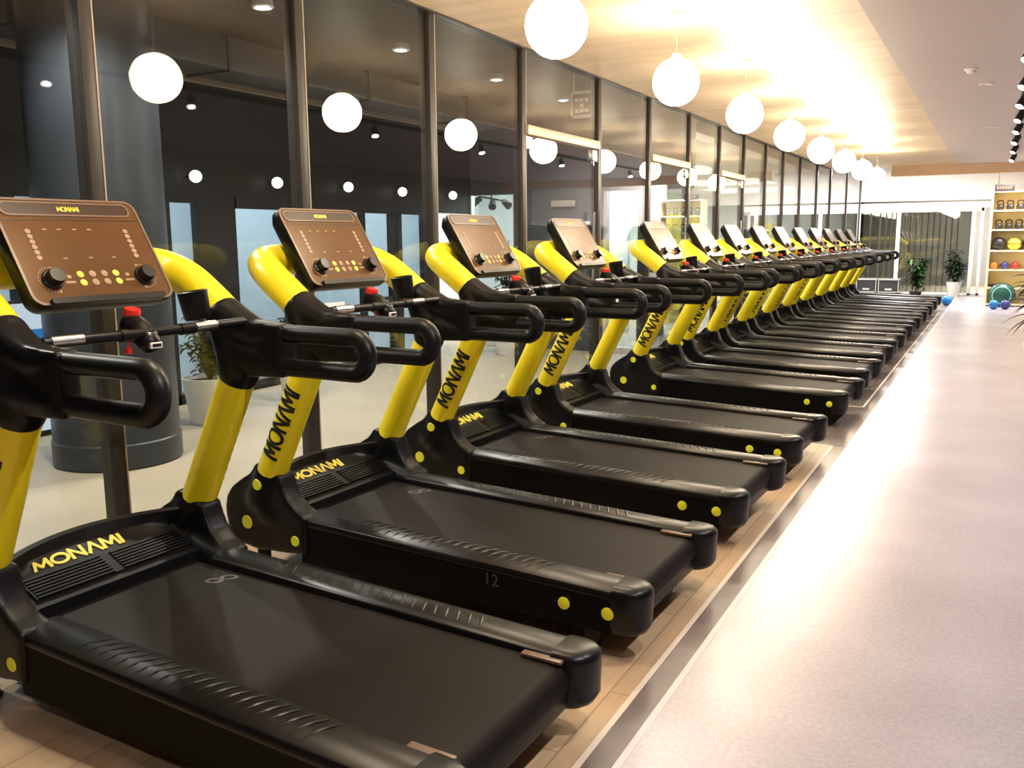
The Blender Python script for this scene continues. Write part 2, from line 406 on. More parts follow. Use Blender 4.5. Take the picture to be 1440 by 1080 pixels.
# ------------------------------------------------------------------ curtain wall to the corridor
MY = [-2.95, -1.5, -.1, 1.33, 2.75, 4.15, 5.53, 6.93, 8.58, 10.07, 11.59, 13.03, 14.45, 15.95, 17.37, 19.0, 20.9, 22.7, 25.3, YE - .06]
DOORS = {7: 1, 9: 2, 11: 3}
for i, y in enumerate(MY):
    def post(bm, y=y): box(bm, XG - .06, XG + .03, y - .033, y + .033, 0, ZC if y < 22.6 else ZC + .3)
    p = struct('mullion', post, 'frame', bev=.006); p['kind'] = 'structure'; p.name = 'trim_%d' % (10 + i)
    e = part('bright_edge', lambda bm, y=y: box(bm, XG - .04, XG + .032, y + .033, y + .041, .0, ZC if y < 22.6 else ZC + .3), 'frame_edge', p)  # pale strip paints the light caught along the post's edge
for i in range(len(MY) - 1):
    a, b = MY[i] + .045, MY[i + 1] - .035; top = ZC if b < 22.7 else ZC + .3
    if i in DOORS:
        d = struct('door_%d' % DOORS[i], lambda bm: box(bm, XG - .006, XG + .006, a, b, .02, 2.52), 'glass')
        part('transom', lambda bm: box(bm, XG - .05, XG + .05, a, b, 2.52, 2.60), 'transom', d, bev=.005)
        part('transom_glass', lambda bm: box(bm, XG - .006, XG + .006, a, b, 2.60, top), 'glass', d)
        for yy in (a + .07, b - .07): part('hinge_patch', lambda bm: box(bm, XG - .025, XG + .025, yy - .06, yy + .06, 2.40, 2.51), 'chrome', d, bev=.004)
        part('push_bar', lambda bm: tube(bm, [(XG + .05, b - .15, .9), (XG + .05, b - .15, 1.9)], .014, 12), 'chrome', d)
    else:
        struct('window_%d' % (i + 1), lambda bm: box(bm, XG - .006, XG + .006, a, b, .02, top), 'glass')
struct('trim_40', lambda bm: (box(bm, XG - .06, XG + .05, -2.95, 22.6, ZC - .014, ZC), box(bm, XG - .05, XG + .04, -2.95, YE, 0, .03)), 'frame')

# ------------------------------------------------------------------ corridor outside and the shops across it
XS = -7.2
struct('floor_corridor', lambda bm: box(bm, XS - 4, XG, -3, 12, -.05, -.002), 'stone')
struct('ceiling_corridor', lambda bm: box(bm, XS - .1, XG - .06, -3, 12.1, 3.45, 3.55), 'dark')
struct('trim_41', lambda bm: box(bm, XS - .02, XS + .10, -3, 12, 3.20, 3.28), 'beam')
def shop_front(bm):
    box(bm, XS - .1, XS, -3, 12, 2.02, 3.6)
    for a, b in ((-3, 3.2), (6.60, 7.12), (10.72, 11.0)): box(bm, XS - .1, XS, a, b, 0, 2.02)
struct('wall_shopfront', shop_front, 'fascia')
def shop_bars(bm):
    for y in (4.20, 4.62, 5.3, 6.2, 9.30, 9.93, 10.10): box(bm, XS - .06, XS + .02, y - .035, y + .035, 0, 2.02)
    box(bm, XS - .06, XS + .02, 9.3, 10.72, .84, .88); box(bm, XS - .06, XS + .02, 3.2, 10.72, 0, .10)
    box(bm, XS - .05, XS + .02, 7.12, 10.72, 1.98, 2.10)
struct('trim_42', shop_bars, 'fascia')
struct('window_30', lambda bm: box(bm, XS - .02, XS - .01, 3.2, 6.6, .1, 2.02), 'shopglass')
struct('window_31', lambda bm: box(bm, XS - .02, XS - .01, 7.12, 10.72, .1, 2.02), 'shopglass')
struct('wall_shop', lambda bm: (box(bm, XS - 2.6, XS - 2.5, 2, 12, 0, 3), box(bm, XS - 2.5, XS - .1, 6.8, 6.9, 0, 3), box(bm, XS - 2.5, XS - .1, 3.1, 3.2, 0, 3), box(bm, XS - 2.5, XS - .1, 10.9, 11.0, 0, 3), box(bm, XS - 2.5, XS - .1, 2, 12, 2.6, 2.7)), 'shop_wall')
# the wall across the end of the corridor, with its own lit shop behind
YS = 12.0
def cross_wall(bm):
    box(bm, XS - .1, XG - .06, YS, YS + .12, 2.30, 3.6)
    box(bm, -6.38, -5.0, YS, YS + .12, 0, 2.30)
struct('wall_cross', cross_wall, 'shop_grey')
def cross_bars(bm):
    for x in (XS, -6.42, -4.96, -4.35): box(bm, x - .025, x + .025, YS - .03, YS + .08, 0, 2.3)
    box(bm, XS, -6.4, YS - .03, YS + .08, 0, .08); box(bm, -4.96, XG, YS - .03, YS + .08, 0, .08)
struct('trim_43', cross_bars, 'alu')
struct('window_33', lambda bm: box(bm, XS, -6.42, YS + .04, YS + .05, .08, 2.3), 'shopglass')
struct('window_34', lambda bm: box(bm, -4.96, XG - .06, YS + .04, YS + .05, .08, 2.3), 'shopglass')
struct('wall_lit_shop', lambda bm: (box(bm, XS - 1.6, XS - 1.5, YS, YE, 0, 3), box(bm, XS - 1.5, -5.7, YS + 2.8, YS + 2.9, 0, 2.9), box(bm, XS - 1.5, XG - .1, YE, YE + .1, 0, 3)), 'shop_white')
struct('ceiling_lit_shop', lambda bm: box(bm, XS - 1.6, XG - .06, YS + .12, YE, 2.95, 3.05), 'shop_white')
struct('floor_lit_shop', lambda bm: box(bm, XS - 1.6, XG, YS, YE, -.05, -.002), 'stone')
struct('wall_lit_shop_yellow', lambda bm: (box(bm, -5.6, -5.52, 16.6, 18.4, 0, 2.1), box(bm, -5.6, -5.52, 22.5, 25.6, 0, 2.0)), 'shop_yellow')
struct('wall_lit_shop_grey', lambda bm: (box(bm, -5.0, -4.95, 13.4, 14.6, 0, 2.2), box(bm, -4.9, -4.85, 19.4, 20.4, 0, 2.1)), 'shop_grey')

# column
c = tag(struct('corridor_column', lambda bm: lathe(bm, [(.45, 0), (.46, .01), (.46, .18), (.45, .19), (.45, 3.45)], (-5.83, 4.43, 0), 48), 'column'), 'round dark grey column standing in the corridor outside the glass', 'column')
del c['kind']

# ------------------------------------------------------------------ lights of the rooms, with fill added at the far end
for i, (x, y) in enumerate([(-5.06, 1.8), (-5.06, 3.6), (-5.06, 5.40), (-5.06, 7.20), (-5.06, 9.03), (-5.06, 10.78)]):
    t = thing('corridor_downlight', '', 'downlight', (x, y, 3.395), 'downlights in the corridor ceiling')
    t['label'] = 'small glowing downlight in the dark corridor ceiling outside the glass'
    part('lamp_ring', lambda bm: lathe(bm, [(.075, .05), (.085, .0), (.07, -.012), (.055, 0), (.05, .04)]), 'alu', t)
    part('lamp_lens', lambda bm: lathe(bm, [(.048, .02), (.048, .0), (.03, -.012)]), 'lampcool', t)
    light('corridor_light', 'SPOT', (x, y, 3.33), 260, (1.0, .93, .80), (0, 0, 0), .06, spot=R(140), blend=.6)
light('shop_light_near', 'AREA', (XS - 1.2, 5.0, 2.55), 55, (.86, .95, 1.0), size=2.0, size_y=2.6)
light('shop_light_mid', 'AREA', (XS - 1.2, 9.0, 2.55), 70, (.86, .95, 1.0), size=2.0, size_y=3.2)
for y, p in ((13.6, 220), (17, 260), (21, 260), (25, 260)):
    light('lit_shop_light', 'AREA', (-5.9, y, 2.9), p, (.97, 1.0, .98), size=2.4, size_y=2.4)
for x, y in ((-2.4, 25.6), (0.6, 23.15)):  # unseen lamps added to brighten the far end and the shelf
    light('end_light', 'AREA', (x, y, ZC + .28), (340 if x < 0 else 290), (1, .96, .93), size=1.6, size_y=.9)
light('beyond_light', 'AREA', (-1.0, YE + 2.4, 3.2), 420, (1, .97, .9), size=2, size_y=2)  # unseen lamp added to brighten the view through the end glass

# ------------------------------------------------------------------ treadmill
TX = -2.2
SH = (-TX, 0, 0)
def tp(name, fn, m, parent, **kw): return part(name, fn, m, parent, shift=SH, **kw)
AX = Vector((.453, 0, .8915))
def axis_pt(z, y): return Vector((-2.999 + .508 * (z - .5376), y, z))
CO, CV, CN = Vector((-2.812, -.03, 1.424)), Vector((-.525, 0, .851)), Vector((.851, 0, .525))
def cpt(u, v, n): return CO + Vector((0, u, 0)) + CV * v + CN * n
CW, CH = .575, .436
def make_treadmill():
    T = thing('treadmill', '', 'treadmill', (TX, 0, 0), 'treadmills in the long row')
    tp('deck_frame', lambda bm: (box(bm, -3.18, -1.24, -.34, .34, .085, .245), box(bm, -1.24, -1.135, -.325, .325, .125, .19)), 'plastic', T, bev=.008)
    # running belt over the rear roller
    prof = [(-2.92, .312), (-1.19, .272)] + [(-1.185 + .060 * math.sin(a), .212 + .060 * math.cos(a)) for a in [R(t) for t in range(15, 181, 15)]] + [(-1.30, .152), (-1.30, .242), (-2.92, .275)]
    belt = tp('running_belt', lambda bm: prism(bm, prof, -.326, .326), 'belt', T)
    def mark(bm):
        lettering(bm, 'OO', .17, .05, .016, lambda u, v, h: Vector((-2.64 - v * 1.0 + u * .25, .245 + u * .62, .3052 - (u * .25 - v * 1.2) * .0231 + h)), .001)
    tp('belt_mark', mark, 'greyprint', belt)
    for s in (-1, 1):
        rp = [(.480, .286), (.497, .286), (.497, .300), (.489, .316), (.430, .336), (.352, .330), (.332, .318), (.328, .302), (.328, .286)]
        drop = lambda x: .016 - .029 * (x + 2.76)
        rail = tp('side_rail', lambda bm: loft(bm, [[(x, s * y, z if z < .2 else z + drop(x)) for y, z in rp] for x in (-2.80, -1.195)]), 'rail', T, bev=.004)
        def ridges(bm):
            for k in range(21):
                x = -2.50 + k * .049
                a = Vector((x - .028, s * .470, .3215 + drop(x))); b = Vector((x + .028, s * .360, .3305 + drop(x)))
                m_ = a.lerp(b, .5) + Vector((0, 0, .0045))
                tube(bm, [a, a.lerp(m_, .6) + Vector((0, 0, .002)), m_, b.lerp(m_, .6) + Vector((0, 0, .001)), b], [.002, .0075, .0085, .0075, .002], 8)
        tp('foot_grip', ridges, 'rail', rail)
        rail_shade = tp('side_skirt', lambda bm: loft(bm, [[(x, s * y, z if z < .2 else z + drop(x)) for y, z in ((.4935, .118), (.4935, .287), (.330, .287), (.330, .118))] for x in (-2.80, -1.195)]), 'skirt', T)  # lower rail face, split off to carry the painted shade
        for x, z, r_ in ((-1.402, .204, .026), (-1.212, .199, .026)):
            tp('bolt_cap', lambda bm: disc(bm, (x, s * .4925, z), (0, s, 0), r_, .006), 'dot', rail_shade)
        # end cap, rounded in plan and at its foot
        out = [(-1.20, .318), (-1.20, .4965), (-1.150, .4965), (-1.110, .490), (-1.082, .470), (-1.066, .438), (-1.062, .405), (-1.068, .372), (-1.086, .342), (-1.12, .322)]
        cx, cy = -1.14, .40
        def cap(bm):
            rings = []
            for z, k, dx in ((.110, .78, -.022), (.122, .91, -.012), (.148, 1.0, -.004), (.272, 1.0, 0), (.288, .982, 0), (.3005, .86, -.006), (.3075, .55, -.018)):
                rings.append([(cx + (x - cx) * (k if x > -1.17 else 1) + (dx if x > -1.17 else 0), s * (cy + (y - cy) * k), z) for x, y in out])
            loft(bm, rings)
        tp('end_cap', cap, 'rail', T, smooth=50)
        tp('belt_guard', lambda bm: box(bm, -1.30, -1.15, s * .300, s * .332, .276, .288), 'bezel', T, bev=.004)
        for x in (-3.10, -1.30):
            tp('foot', lambda bm: lathe(bm, [(.040, 0), (.042, .012), (.034, .020), (.032, .16)], (x, s * .445, 0), 16), 'plastic', T)
        # boot round the foot of the upright
        bp = [(-2.76, .345), (-2.765, .165), (-2.95, .145), (-3.09, .140), (-3.19, .148), (-3.25, .180), (-3.287, .235), (-3.293, .335), (-3.280, .390), (-3.240, .440), (-3.175, .485), (-3.115, .520), (-3.065, .582), (-2.915, .530), (-2.895, .47), (-2.87, .42), (-2.82, .375)]
        def extra(bm): prism(bm, bp, s * .395, s * .509)
        boot = blob('upright_boot', [(axis_pt(.515, s * .461), axis_pt(.40, s * .448), .081, .094), ((-3.02, s * .435, .33), (-2.79, s * .42, .292), .092, .064)], 'plastic', T, .011, 12, extra)
        boot.data.transform(Matrix.Translation(SH))
        for x, z, r_ in ((-3.140, .272, .036), (-2.826, .225, .027), (-3.028, .483, .028)):
            y_ = .506 if z < .4 else .537
            tp('bolt_cap', lambda bm: disc(bm, (x, s * (y_ - .010), z), (0, s, 0), r_, .016), 'dot', boot)
        # yellow upright
        def post(bm):
            a, b = axis_pt(.49, s * .461), axis_pt(1.12, s * .463)
            tube(bm, [a, b], .0735, 32)
        up_ = tp('upright', post, 'yellow', T)
        e = Vector((.8915, 0, -.453)) * s; o_ = Vector((0, s, 0))
        def logo(bm):
            ctr = axis_pt(.80, s * .462)
            lettering(bm, 'MONAMI', .372, .092, .0155, lambda u, v, h: ctr + AX * u + (o_ * math.cos(v / .0735) + e * math.sin(v / .0735)) * (.0735 + h), .0018, 9)
        tp('logo', logo, 'ink', up_, smooth=60)
        # hub where upright, arch and handle meet
        def web(bm): prism(bm, [(-2.765, 1.12), (-2.70, 1.105), (-2.60, 1.100), (-2.435, 1.107), (-2.435, 1.317), (-2.52, 1.319), (-2.60, 1.328), (-2.66, 1.350), (-2.715, 1.390), (-2.77, 1.36)], s * .463 - .042, s * .463 + .042)
        hub = blob('handle_hub', [(axis_pt(1.105, s * .463), (-2.715, s * .463, 1.20), .083, .088), ((-2.715, s * .463, 1.20), (-2.768, s * .458, 1.338), .088, .081), ((-2.76, s * .459, 1.330), (-2.60, s * .463, 1.275), .080, .056),
               ((-2.60, s * .463, 1.275), (-2.46, s * .463, 1.278), .056, .041), ((-2.70, s * .463, 1.18), (-2.46, s * .463, 1.147), .086, .041)], 'plastic', T, .010, 4, web)
        hub.data.transform(Matrix.Translation(SH))
        loop = [(-2.50, s * .463, 1.279), (-2.30, s * .463, 1.279), (-2.11, s * .462, 1.279)] + [(-2.104 + .070 * math.sin(a), s * .462, 1.212 + .069 * math.cos(a)) for a in [R(t) for t in range(15, 166, 15)]] + [(-2.11, s * .462, 1.145), (-2.30, s * .463, 1.145), (-2.50, s * .463, 1.145)]
        tp('handlebar', lambda bm: tube(bm, loop, .0355, 18), 'grip', T)
    # cup holder inside the right arm of the arch
    def cup(bm):
        lathe(bm, [(.030, 0), (.046, .002), (.051, .010), (.058, .112), (.053, .114), (.047, .03), (.01, .025)], (0, 0, 0), 24)
        bmesh.ops.transform(bm, matrix=Matrix.Translation((-2.745, .30, 1.335)) @ Matrix.Rotation(R(-6), 4, 'Y') @ Matrix.Rotation(R(6), 4, 'X'), verts=bm.verts)
    tp('cup_holder', cup, 'plastic', T)
    # yellow arch behind the console
    half = [(-2.755, .459, 1.330), (-2.85, .457, 1.402), (-2.96, .448, 1.480), (-3.045, .405, 1.528), (-3.080, .31, 1.545), (-3.088, .16, 1.548), (-3.090, 0, 1.548)]
    pts = smooth_path([(x, -y, z) for x, y, z in half] + [(x, y, z) for x, y, z in half[-2::-1]], 6)
    tp('console_arch', lambda bm: tube(bm, pts, .0745, 28), 'yellow', T)
    # motor hood between the boots
    ys = [-.385 + .77 * k / 16 for k in range(17)]
    def hood_prof(y):
        q = (y / .385) ** 2; b = .135 * q
        P = [(-2.886, .285), (-2.892, .352), (-2.915, .362), (-3.03, .415), (-3.09 + b * .3, .440), (-3.140 + b * .8, .462), (-3.157 + b, .502), (-3.172 + b, .512), (-3.190 + b, .505), (-3.275 + b, .38), (-3.305 + b, .24), (-3.275 + b, .135), (-2.886, .125)]
        return [(x, y, z) for x, z in P]
    hood = tp('motor_hood', lambda bm: loft(bm, [hood_prof(y) for y in ys]), 'plastic', T, smooth=32)
    tp('logo', lambda bm: lettering(bm, 'MONAMI', .385, .058, .0135, lambda u, v, h: Vector((-3.085 + .135 * ((u - .068) / .385) ** 2 * (.32 + v * 8), u - .068, .4395)) + Vector((-.913, 0, .409)) * v + Vector((.409, 0, .913)) * h, .003), 'yprint', hood, smooth=60)
    def vents(bm):
        d = Vector((-.908, 0, .419)); n = Vector((.419, 0, .908)); o0 = Vector((-2.925, 0, .3665))
        def slab(a, b, y0, y1, h):
            q = []
            for y in (y0, y1):
                q.append([o0 + d * a + n * -.004 + Vector((0, y, 0)), o0 + d * b + n * -.004 + Vector((0, y, 0)), o0 + d * b + n * h + Vector((0, y, 0)), o0 + d * a + n * h + Vector((0, y, 0))])
            loft(bm, q)
        for k in range(7):
            slab(.004 + k * .0165, .0125 + k * .0165, -.335, -.022, .012); slab(.004 + k * .0165, .0125 + k * .0165, .022, .335, .012)
        slab(0, .118, -.024, .024, .007)
        for y in (-.343, .335): slab(0, .118, y, y + .008, .009)
    tp('vent_grille', vents, 'rail', hood)
    # console
    def shell(bm):
        rings = []
        for n, k, dv in ((0, .985, 0), (-.006, 1.0, 0), (-.045, 1.0, 0), (-.075, .93, -.005), (-.088, .80, -.012)):
            rings.append([cpt(u * (1 - (1 - k) * .7), CH / 2 + dv + v * k, n) for u, v in rrect(CW, CH, .045)])
        loft(bm, rings)
    con = tp('console', shell, 'plastic', T)
    def rim(bm):
        a = rrect(CW - .004, CH - .004, .044); b = rrect(CW - .022, CH - .022, .036)
        loft(bm, [[cpt(u, CH / 2 + v, n) for u, v in q] for q, n in ((a, -.001), (a, .004), (b, .004), (b, -.001))], cap=False, closed=True)
    tp('rim', rim, 'bezel', con)
    tp('display_face', lambda bm: loft(bm, [[cpt(u, CH / 2 + v, n) for u, v in rrect(CW - .02, CH - .02, .037)] for n in (-.002, .0015)]), 'face', con)
    tp('logo_strip', lambda bm: loft(bm, [[cpt(u - .005, .390 + v, n) for u, v in rrect(.50, .046, .022)] for n in (0, .0035)]), 'slot', con)
    def strip_rim(bm):
        a, b = rrect(.515, .060, .029), rrect(.50, .046, .022)
        loft(bm, [[cpt(u - .005, .390 + v, n) for u, v in q] for q, n in ((a, .001), (a, .0045), (b, .0045), (b, .001))], cap=False, closed=True)
    tp('strip_rim', strip_rim, 'bezel', con)
    tp('seam', lambda bm: loft(bm, [[cpt(u, .345 + v, n) for u, v in rrect(CW - .03, .0035, .001, 1)] for n in (0, .0028)]), 'slot', con)
    tp('logo', lambda bm: lettering(bm, 'MONAMI', .085, .018, .0042, lambda u, v, h: cpt(u - .005, .390 + v, .0035 + h), .0015), 'yprint', con)
    for s in (-1, 1):
        k = tp('knob', lambda bm: (disc(bm, cpt(s * .185, .100, .001), CN, .038, .010, 28), disc(bm, cpt(s * .185, .100, .008), CN, .031, .034, 28, .027)), 'knob', con)
        def arc(bm):
            for i in range(-8, 9):
                a = R(90 if s > 0 else 90) ; t = R(i * 13) + (0 if s > 0 else math.pi)
                c = cpt(s * .185 + .049 * math.cos(t), .100 + .049 * math.sin(t), .0016)
                disc(bm, c, CN, .0030 if abs(i) < 8 else .0055, .0012, 8)
        tp('dial_scale', arc, 'mark', con)
        def leds(bm):
            for i in range(6): loft(bm, [[cpt(s * .195 + u, .190 + i * .0215 + v, n) for u, v in rrect(.020, .018, .008, 3)] for n in (.001, .003)])
        tp('level_lights', leds, 'mark', con)
        def words(bm):
            loft(bm, [[cpt(s * .120 + u, .088 + v, n) for u, v in rrect(.038, .009, .002, 2)] for n in (.001, .0026)])
            loft(bm, [[cpt(s * .118 + u, .110 + v, n) for u, v in rrect(.016, .014, .005, 2)] for n in (.001, .0026)])
        tp('printed_label', words, 'mark', con)
    for i in range(4):
        for j in range(2):
            m_ = 'yprint' if i in (0, 3) else 'mark'
            tp('button', lambda bm: disc(bm, cpt(-.072 + i * .048, .084 + j * .034, .001), CN, .0135, .003, 16), m_, con)
    for u, v in ((-.13, .305), (-.075, .305), (-.015, .305), (.045, .305), (-.10, .185), (0, .185), (.095, .185)):
        tp('printed_mark', lambda bm: loft(bm, [[cpt(u + a, v + b, n) for a, b in rrect(.018, .005, .002, 2)] for n in (.001, .0026)]), 'mark', con)
    tp('book_ledge', lambda bm: loft(bm, [[cpt(u, .010 + v, n) for u, v in rrect(.46, .022, .006, 2)] for n in (-.01, .020)]), 'plastic', con)
    tp('console_bracket', lambda bm: (box(bm, -3.06, -2.98, -.15, .09, 1.50, 1.59), ), 'plastic', T, bev=.01)
    # bar with pulse grips and the stop switch
    bar = tp('cross_bar', lambda bm: (tube(bm, [(-2.625, -.42, 1.322), (-2.600, -.15, 1.322), (-2.600, .15, 1.322), (-2.625, .42, 1.322)], .0185, 14), tube(bm, [(-2.600, -.16, 1.322), (-2.600, -.13, 1.322)], .022, 14), tube(bm, [(-2.600, .09, 1.322), (-2.600, .15, 1.322)], .022, 14)), 'plastic', T)
    for y0, y1 in ((-.395, -.290), (.155, .262)):
        gx = lambda y: -2.600 - max(0, abs(y) - .15) * .0926
        tp('pulse_grip', lambda bm: tube(bm, [(gx(y0), y0, 1.3235), (gx(y1), y1, 1.3235)], .0195, 14), 'chrome', bar)
    pod = blob('stop_switch', [((-2.700, -.030, 1.340), (-2.650, -.040, 1.322), .048, .048), ((-2.650, -.040, 1.322), (-2.602, -.046, 1.290), .048, .043)], 'plastic', T, .007, 4)
    pod.data.transform(Matrix.Translation(SH))
    nb = Vector((.25, 0, .97))
    tp('stop_button', lambda bm: disc(bm, Vector((-2.703, -.030, 1.378)), nb, .030, .026, 24, .027), 'red', pod)
    tp('oval_button', lambda bm: (disc(bm, Vector((-2.600, -.046, 1.322)), Vector((.5, 0, .86)), .030, .013, 24, .026)), 'knob', pod)
    rn, ru = Vector((.5, 0, .866)), Vector((-.866, 0, .5))
    tp('button_ring', lambda bm: tube(bm, [Vector((-2.6, -.046, 1.322)) + rn * .0125 + (ru * math.cos(a) + Vector((0, 1, 0)) * math.sin(a)) * .021 for a in [2 * math.pi * k / 20 for k in range(21)]], .0022, 6), 'chrome', pod)
    tp('sticker', lambda bm: box(bm, -2.570, -2.558, -.070, -.022, 1.270, 1.292), 'label', pod, bev=.002)
    tp('sticker_print', lambda bm: box(bm, -2.559, -2.5565, -.064, -.028, 1.2755, 1.2865), 'slot', pod)
    tp('safety_key', lambda bm: (tube(bm, [(-2.62, -.115, 1.255), (-2.62, -.115, 1.278)], .012, 12), tube(bm, [(-2.62, -.115, 1.275), (-2.61, -.11, 1.312)], .003, 6)), 'red', pod)
    return T

YS_T = [2.1376, 3.5419, 5.029, 6.5123, 8.5148, 10.0092, 11.4549, 12.9235, 14.3714, 15.84, 17.302, 18.763, 20.225, 21.687]
LAB = ['nearest yellow and black treadmill, cut by the left edge of the picture',
 'second yellow and black treadmill from the camera, with faint numerals on its side rail',
 'third yellow and black treadmill from the camera, standing on the pale wood floor',
 'fourth yellow and black treadmill, last one before the wider gap in the row',
 'fifth yellow and black treadmill, first one beyond the wider gap in the row',
 'sixth yellow and black treadmill from the near end of the row',
 'seventh yellow and black treadmill from the near end of the row',
 'eighth treadmill from the near end, middle of the long yellow and black row',
 'sixth yellow and black treadmill from the far end of the row',
 'fifth yellow and black treadmill from the far end of the row',
 'fourth yellow and black treadmill from the far end of the row',
 'third yellow and black treadmill from the far end of the row',
 'second to last yellow and black treadmill at the far end of the row',
 'farthest yellow and black treadmill, last of the row beside the flight cases']
proto = make_treadmill()
RZ = R(-1.7)
def place(k): return (-1.07 + (TX + 1.07) * math.cos(RZ) + OX[k], YS_T[k] + (TX + 1.07) * math.sin(RZ), 0)
OX = [-.010, -.012, 0, .004, .02, .014, 0, 0, -.01, 0, 0, 0, 0, 0]
proto.location = place(0); proto.rotation_euler = (0, 0, RZ); proto['label'] = LAB[0]
tms = [proto]
for k in range(1, 14):
    tms.append(dup(proto, place(k), LAB[k], 'treadmills in the long row'))
mtx = Matrix.Translation((-1.74 - TX, -.4965, .235)) @ Matrix.Rotation(R(90), 4, 'X')
font_mesh('rail_numerals', '12', .075, 'dimprint', tms[1], mtx)

# ------------------------------------------------------------------ lamps over the row
gl_lab = ['first glowing round pendant lamp over the row, nearest the camera and partly above the picture',
 'second glowing round pendant lamp over the treadmill row', 'third glowing round pendant lamp over the treadmill row',
 'fourth glowing round pendant lamp over the treadmill row', 'fourth from last glowing round pendant lamp over the treadmills',
 'third from last glowing round pendant lamp over the treadmills', 'second to last glowing round pendant lamp over the treadmills',
 'last and smallest glowing round pendant lamp at the far end of the treadmills']
def make_globe():
    t = thing('globe_pendant', gl_lab[0], 'pendant lamp', (-2.13, 4.45, ZG), 'round pendant lamps over the treadmills')
    part('globe_shade', lambda bm: sphere(bm, (0, 0, 0), .165, 40, 24), 'globe', t)
    part('cord', lambda bm: tube(bm, [(0, 0, .19), (0, 0, ZC - ZG - .02)], .004, 8), 'alu', t)
    part('collar', lambda bm: lathe(bm, [(.03, .155), (.035, .165), (.03, .195), (.008, .2)]), 'alu', t)
    part('ceiling_rose', lambda bm: lathe(bm, [(.05, ZC - ZG - .002), (.05, ZC - ZG - .02), (.01, ZC - ZG - .028)]), 'alu', t)
    return t
g0 = make_globe()
for i in range(1, 8): dup(g0, (-2.13, 4.45 + 1.99 * i, ZG), gl_lab[i])
dup(g0, (-2.13, 2.46, ZG), 'glowing round pendant lamp above and outside the top of the picture')

# spot track along the grey ceiling
XT = .115
tr = tag(part('light_track', lambda bm: box(bm, XT - .02, XT + .02, -2.0, 20.5, ZC - .06, ZC - .016), 'iron', None), 'long black lighting track under the grey ceiling at the right edge', 'lighting track')
aim = Vector((-.40, -.35, -.84)).normalized()
def make_spot():
    t = thing('track_spotlight', '', 'spotlight', (XT, 0, ZC - .06), 'spotlights on the ceiling track')
    part('spot_arm', lambda bm: tube(bm, [(0, 0, .0), (0, 0, -.07)], .01, 10), 'iron', t)
    q = Vector((0, 0, -.10))
    part('spot_head', lambda bm: (tube(bm, [q - aim * .07, q - aim * .05, q + aim * .075], [.030, .042, .046], 20, )), 'iron', t)
    part('spot_lens', lambda bm: disc(bm, q + aim * .072, aim, .041, .006), 'lamp', t)
    return t
sp0 = make_spot()
spot_y = [-.6, .7, 2.0, 3.6, 5.2, 6.8, 8.4, 9.9, 11.3, 12.7, 14.1, 15.7, 17.4, 19.3]  # first two heads added out of view to brighten the near floor
lab_sp = 'black spotlight with a glaring lens on the track at the right edge'
for i, y in enumerate(spot_y):
    if i == 0: sp0.location = (XT, y, ZC - .06); sp0['label'] = lab_sp
    else: dup(sp0, (XT, y, ZC - .06), lab_sp)
    o = light('track_light', 'SPOT', (XT + aim.x * .1, y + aim.y * .1, ZC - .16 + aim.z * .1), ((165 if y < 6 else 270) if i % 2 else 175), (1, .95, .94), (0, 0, 0), .05, spot=R(112 if i % 2 else 84), blend=.9)
    o.rotation_euler = Vector((.12, 0, -1) if i % 2 else (-1.05, -.12 if y > 2.5 else .15, -1)).to_track_quat('-Z', 'Y').to_euler()

def ring_lamp(x, y, label, m='alu'):
    t = thing('recessed_downlight', label, 'downlight', (x, y, ZC - .015))
    part('trim_ring', lambda bm: lathe(bm, [(.045, .004), (.075, .0), (.078, -.006), (.05, -.010), (.045, .0)]), 'white', t)
    part('lamp_lens', lambda bm: lathe(bm, [(.044, .006), (.044, -.002), (.02, -.004)]), 'alu', t)
ring_lamp(-.233, 10.9, 'unlit round recessed downlight in the grey ceiling, nearer one')
ring_lamp(-.208, 15.2, 'unlit round recessed downlight in the grey ceiling, farther one')
t = thing('smoke_detector', 'small white dome detector on the grey ceiling', 'smoke detector', (-.354, 9.87, ZC - .015))
part('base', lambda bm: lathe(bm, [(.06, .002), (.062, -.012), (.05, -.018)]), 'white', t)
part('dome', lambda bm: lathe(bm, [(.04, -.014), (.036, -.035), (.02, -.045)]), 'white', t)

# ------------------------------------------------------------------ far end: shelf, balls, plants, cases
sx0, sx1, sy0, sy1 = -.235, .98, 23.80, 24.25
sh = thing('storage_shelf', 'tall pale shelf unit with yellow back full of balls and kettlebells', 'shelf', ((sx0 + sx1) / 2, 24.0, 0))
cx = -(sx0 + sx1) / 2
def shp(name, fn, m): return part(name, fn, m, sh, shift=(cx, -24.0, 0))
shp('side_panel', lambda bm: box(bm, sx0, sx0 + .05, sy0, sy1, 0, 2.62), 'shelf')
shp('side_panel', lambda bm: box(bm, sx1 - .05, sx1, sy0, sy1, 0, 2.62), 'shelf')
shp('back_panel', lambda bm: box(bm, sx0 + .05, sx1 - .05, sy1 - .03, sy1, 0, 2.62), 'shelf_back')
SZ = [.06, .44, .86, 1.30, 1.78, 2.22]
for z in SZ: shp('shelf_board', lambda bm: box(bm, sx0 + .05, sx1 - .05, sy0, sy1 - .03, z - .035, z), 'shelf')
shp('shelf_board', lambda bm: box(bm, sx0, sx1, sy0, sy1, 2.62, 2.655), 'shelf')
